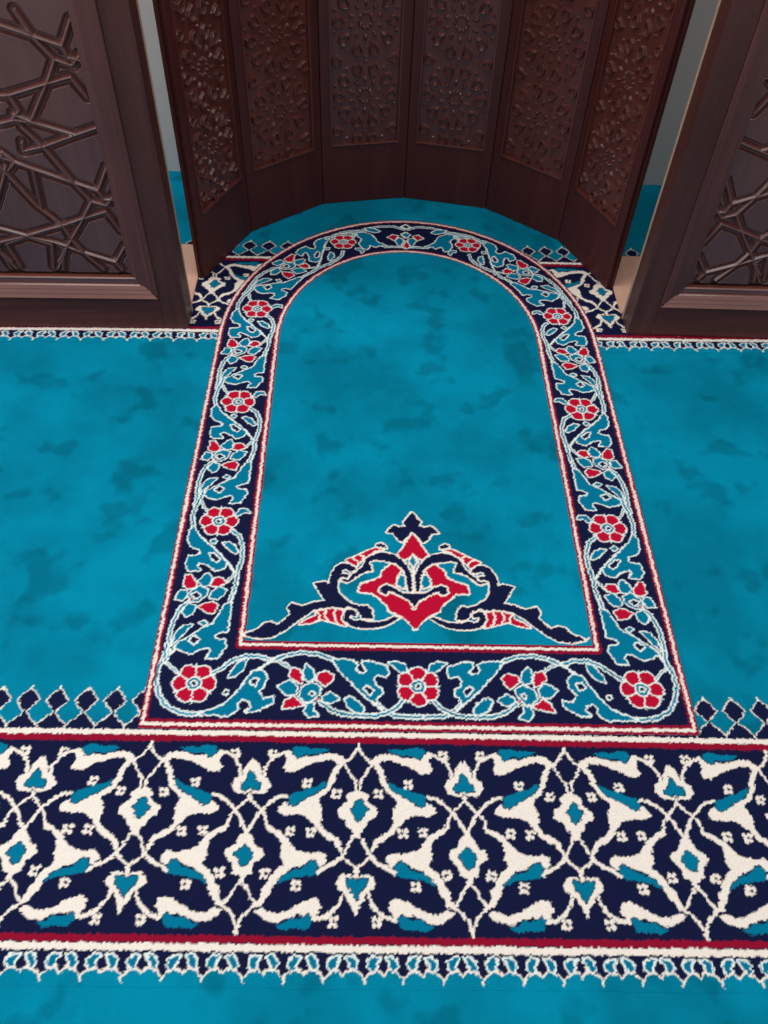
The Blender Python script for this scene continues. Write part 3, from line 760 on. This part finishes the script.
def lattice(step=.0014, ztop=1.35):
    a0, a1, z0, z1 = A_LP-.004, A_END+.004, Z_LP-.004, ztop
    nx = int(round((a1-a0)/step))+1; nz = int(round((z1-z0)/step))+1
    xs = np.linspace(a0, a1, nx); zs = np.linspace(z0, z1, nz); D = np.full((nz, nx), .05)
    for s in SEGS:
        lo = s.min(0)-.03; hi = s.max(0)+.03
        i = np.where((xs >= lo[0]) & (xs <= hi[0]))[0]; j = np.where((zs >= lo[1]) & (zs <= hi[1]))[0]
        if not len(i) or not len(j): continue
        sl = np.ix_(j, i); D[sl] = np.minimum(D[sl], Canvas.dist(xs[i][None, :], zs[j][:, None], s, False))
    H = np.interp(D, [0, .0016, .0072, .0079, .0110, .0158, .05], [.0125, .0122, .0018, .0, .0, .0078, .0078])
    X = np.broadcast_to(xs[None, :], H.shape); Z = np.broadcast_to(zs[:, None], H.shape)
    return X, Z, H, nx, nz
LX, LZ, LH, lnx, lnz = lattice()
ZT = 1.35
SHT = 2.2
TH = .082
def screen(side, p0, dirv, label, group=None):
    ang = math.atan2(dirv[1], dirv[0])
    root = empty('wooden_screen', (p0[0], p0[1], .0014), ang)
    tag(root, label, 'screen')
    s = side                                   # local x runs away from the inner edge as s*a
    def bx(bm, a0, a1, y0, y1, z0, z1, bev=0): box(bm, min(s*a0, s*a1), max(s*a0, s*a1), y0, y1, z0, z1, bev)
    for a0, a1 in ((0, A_ST), (SW-A_ST, SW)):
        bm = bmesh.new(); bx(bm, a0, a1, 0, TH-.012, 0, SHT, .0012); bm_obj('stile', bm, M_SCREEN, root)
    for z0, z1 in ((0.0, Z_RL), (ZT+.06, ZT+.17), (SHT-.12, SHT)):
        bm = bmesh.new(); bx(bm, A_ST+.0006, SW-A_ST-.0006, .0006, TH-.012, z0+.0006, z1, .0012); bm_obj('rail', bm, M_SCREEN_H, root)
    bm = bmesh.new(); bx(bm, A_ST, SW-A_ST, .03, TH-.012, ZT+.17, SHT-.12); bm_obj('upper_panel', bm, M_SCREEN, root)
    # stepped moulding, mitred at the corners
    def mitre(prof, a0, a1, z0, z1, which):
        """prof: (inward offset, depth); runs along one side of the opening"""
        bm = bmesh.new(); rows = []
        for off, dep in prof:
            if which == 'bottom': e = [(a0+off, z0+off), (a1-off, z0+off)]
            elif which == 'top': e = [(a0+off, z1-off), (a1-off, z1-off)]
            elif which == 'inner': e = [(a0+off, z0+off), (a0+off, z1-off)]
            else: e = [(a1-off, z0+off), (a1-off, z1-off)]
            rows.append([bm.verts.new((s*a, dep, z)) for a, z in e])
        for r0, r1 in zip(rows, rows[1:]): bm.faces.new((r0[0], r0[1], r1[1], r1[0]))
        return bm
    w = A_LP-A_ST; h = Z_LP-Z_RL
    k = (w+h)/2
    PR = [(0, .02), (0, -.010), (.03*k, -.012), (.22*k, -.004), (.24*k, -.0068), (.42*k, .001), (.44*k, -.0015), (.58*k, .0045), (.66*k, .0125), (.92*k, .0145), (.93*k, .0075), (.95*k, .0068), (1.0*k, .0105), (1.04*k, .021)]
    PV = [(0, .02), (0, -.003), (.04*k, -.005), (.30*k, -.0045), (.36*k, -.0015), (.90*k, .0045), (.94*k, .0055), (1.0*k, .0080), (1.0*k+.010, .0115), (1.0*k+.011, .021)]  # upright profile flattened: lines lost in shade are left out of the shape
    for nm in ('bottom', 'top', 'inner', 'outer'):
        bm = mitre(PR if nm in ('bottom', 'top') else PV, A_ST, SW-A_ST, Z_RL, ZT+.06, nm)
        o = bm_obj('moulding', bm, M_MOULD if nm in ('bottom', 'top') else M_MOULD_SHADED, root)
    P = np.stack([s*LX,   .0235-LH, LZ], -1).reshape(-1, 3)
    me = grid_me('lattice_panel', P, lnx, lnz, False)
    if s < 0: me.flip_normals()
    link('lattice_panel', me, M_LATTICE, root)
    bm = bmesh.new(); bx(bm, -.001, SW, TH-.012, TH, 0, SHT, .001); o = bm_obj('back_board', bm, M_EDGE, root); o['label'] = 'raw tan board edge'
    return root
screen(-1, SL0, dl, 'dark wooden screen with star lattice left of the niche')
dr = (SR1-SR0)/np.hypot(*(SR1-SR0))
screen(1, SR0, dr, 'dark wooden screen with star lattice right of the niche')

# ------------------------------------------------------------------ bare boards in the gaps
for s, lab in ((-1, 'bare tan floor board between left screen and niche'), (1, 'bare tan floor board between right screen and niche')):
    bm = bmesh.new()
    xe = .1175+s*.632
    x0, x1 = sorted((xe, xe+s*.34))
    box(bm, x0, x1, (2.0 if s < 0 else 2.02), 2.315, .0014, .0075, .001)
    o = bm_obj('floor_board', bm, M_RAW); tag(o, lab, 'board', 'bare boards beside the niche')

# ------------------------------------------------------------------ light
w = bpy.data.worlds.new('world'); scn.world = w; w.use_nodes = True
bg = w.node_tree.nodes['Background']; bg.inputs[0].default_value = (.96, .97, 1.0, 1); bg.inputs[1].default_value = .55
def area(name, loc, aim, sx, sy, power, col=(1, 1, 1)):
    L = bpy.data.lights.new(name, 'AREA'); L.shape = 'RECTANGLE'; L.size = sx; L.size_y = sy; L.energy = power; L.color = col
    o = bpy.data.objects.new(name, L); COL.objects.link(o); o.location = loc
    o.rotation_euler = (Vector(aim)-Vector(loc)).to_track_quat('-Z', 'Y').to_euler()
    return o
area('ceiling_light', (-.2, .6, 3.3), (-.2, .61, 0), 3.8, 3.0, 26, (1, .98, .95))
area('window_light', (-3.4, .8, 2.0), (0, 1.0, .2), 2.0, 2.0, 60, (.92, .97, 1))

area('lattice_highlight_fill', (0, 1.75, 3.25), (0, 1.7, 0), 4.4, 1.1, 50, (1, .97, .94))  # added overhead lamp, placed so the lattice bevels catch highlights
area('light_behind_screen', (-1.75, 2.35, 1.9), (-.6, 2.7, .5), .5, .9, 10, (.95, .98, 1))
scn.view_settings.view_transform = 'Standard'
scn.view_settings.look = 'None'
scn.view_settings.exposure = 0
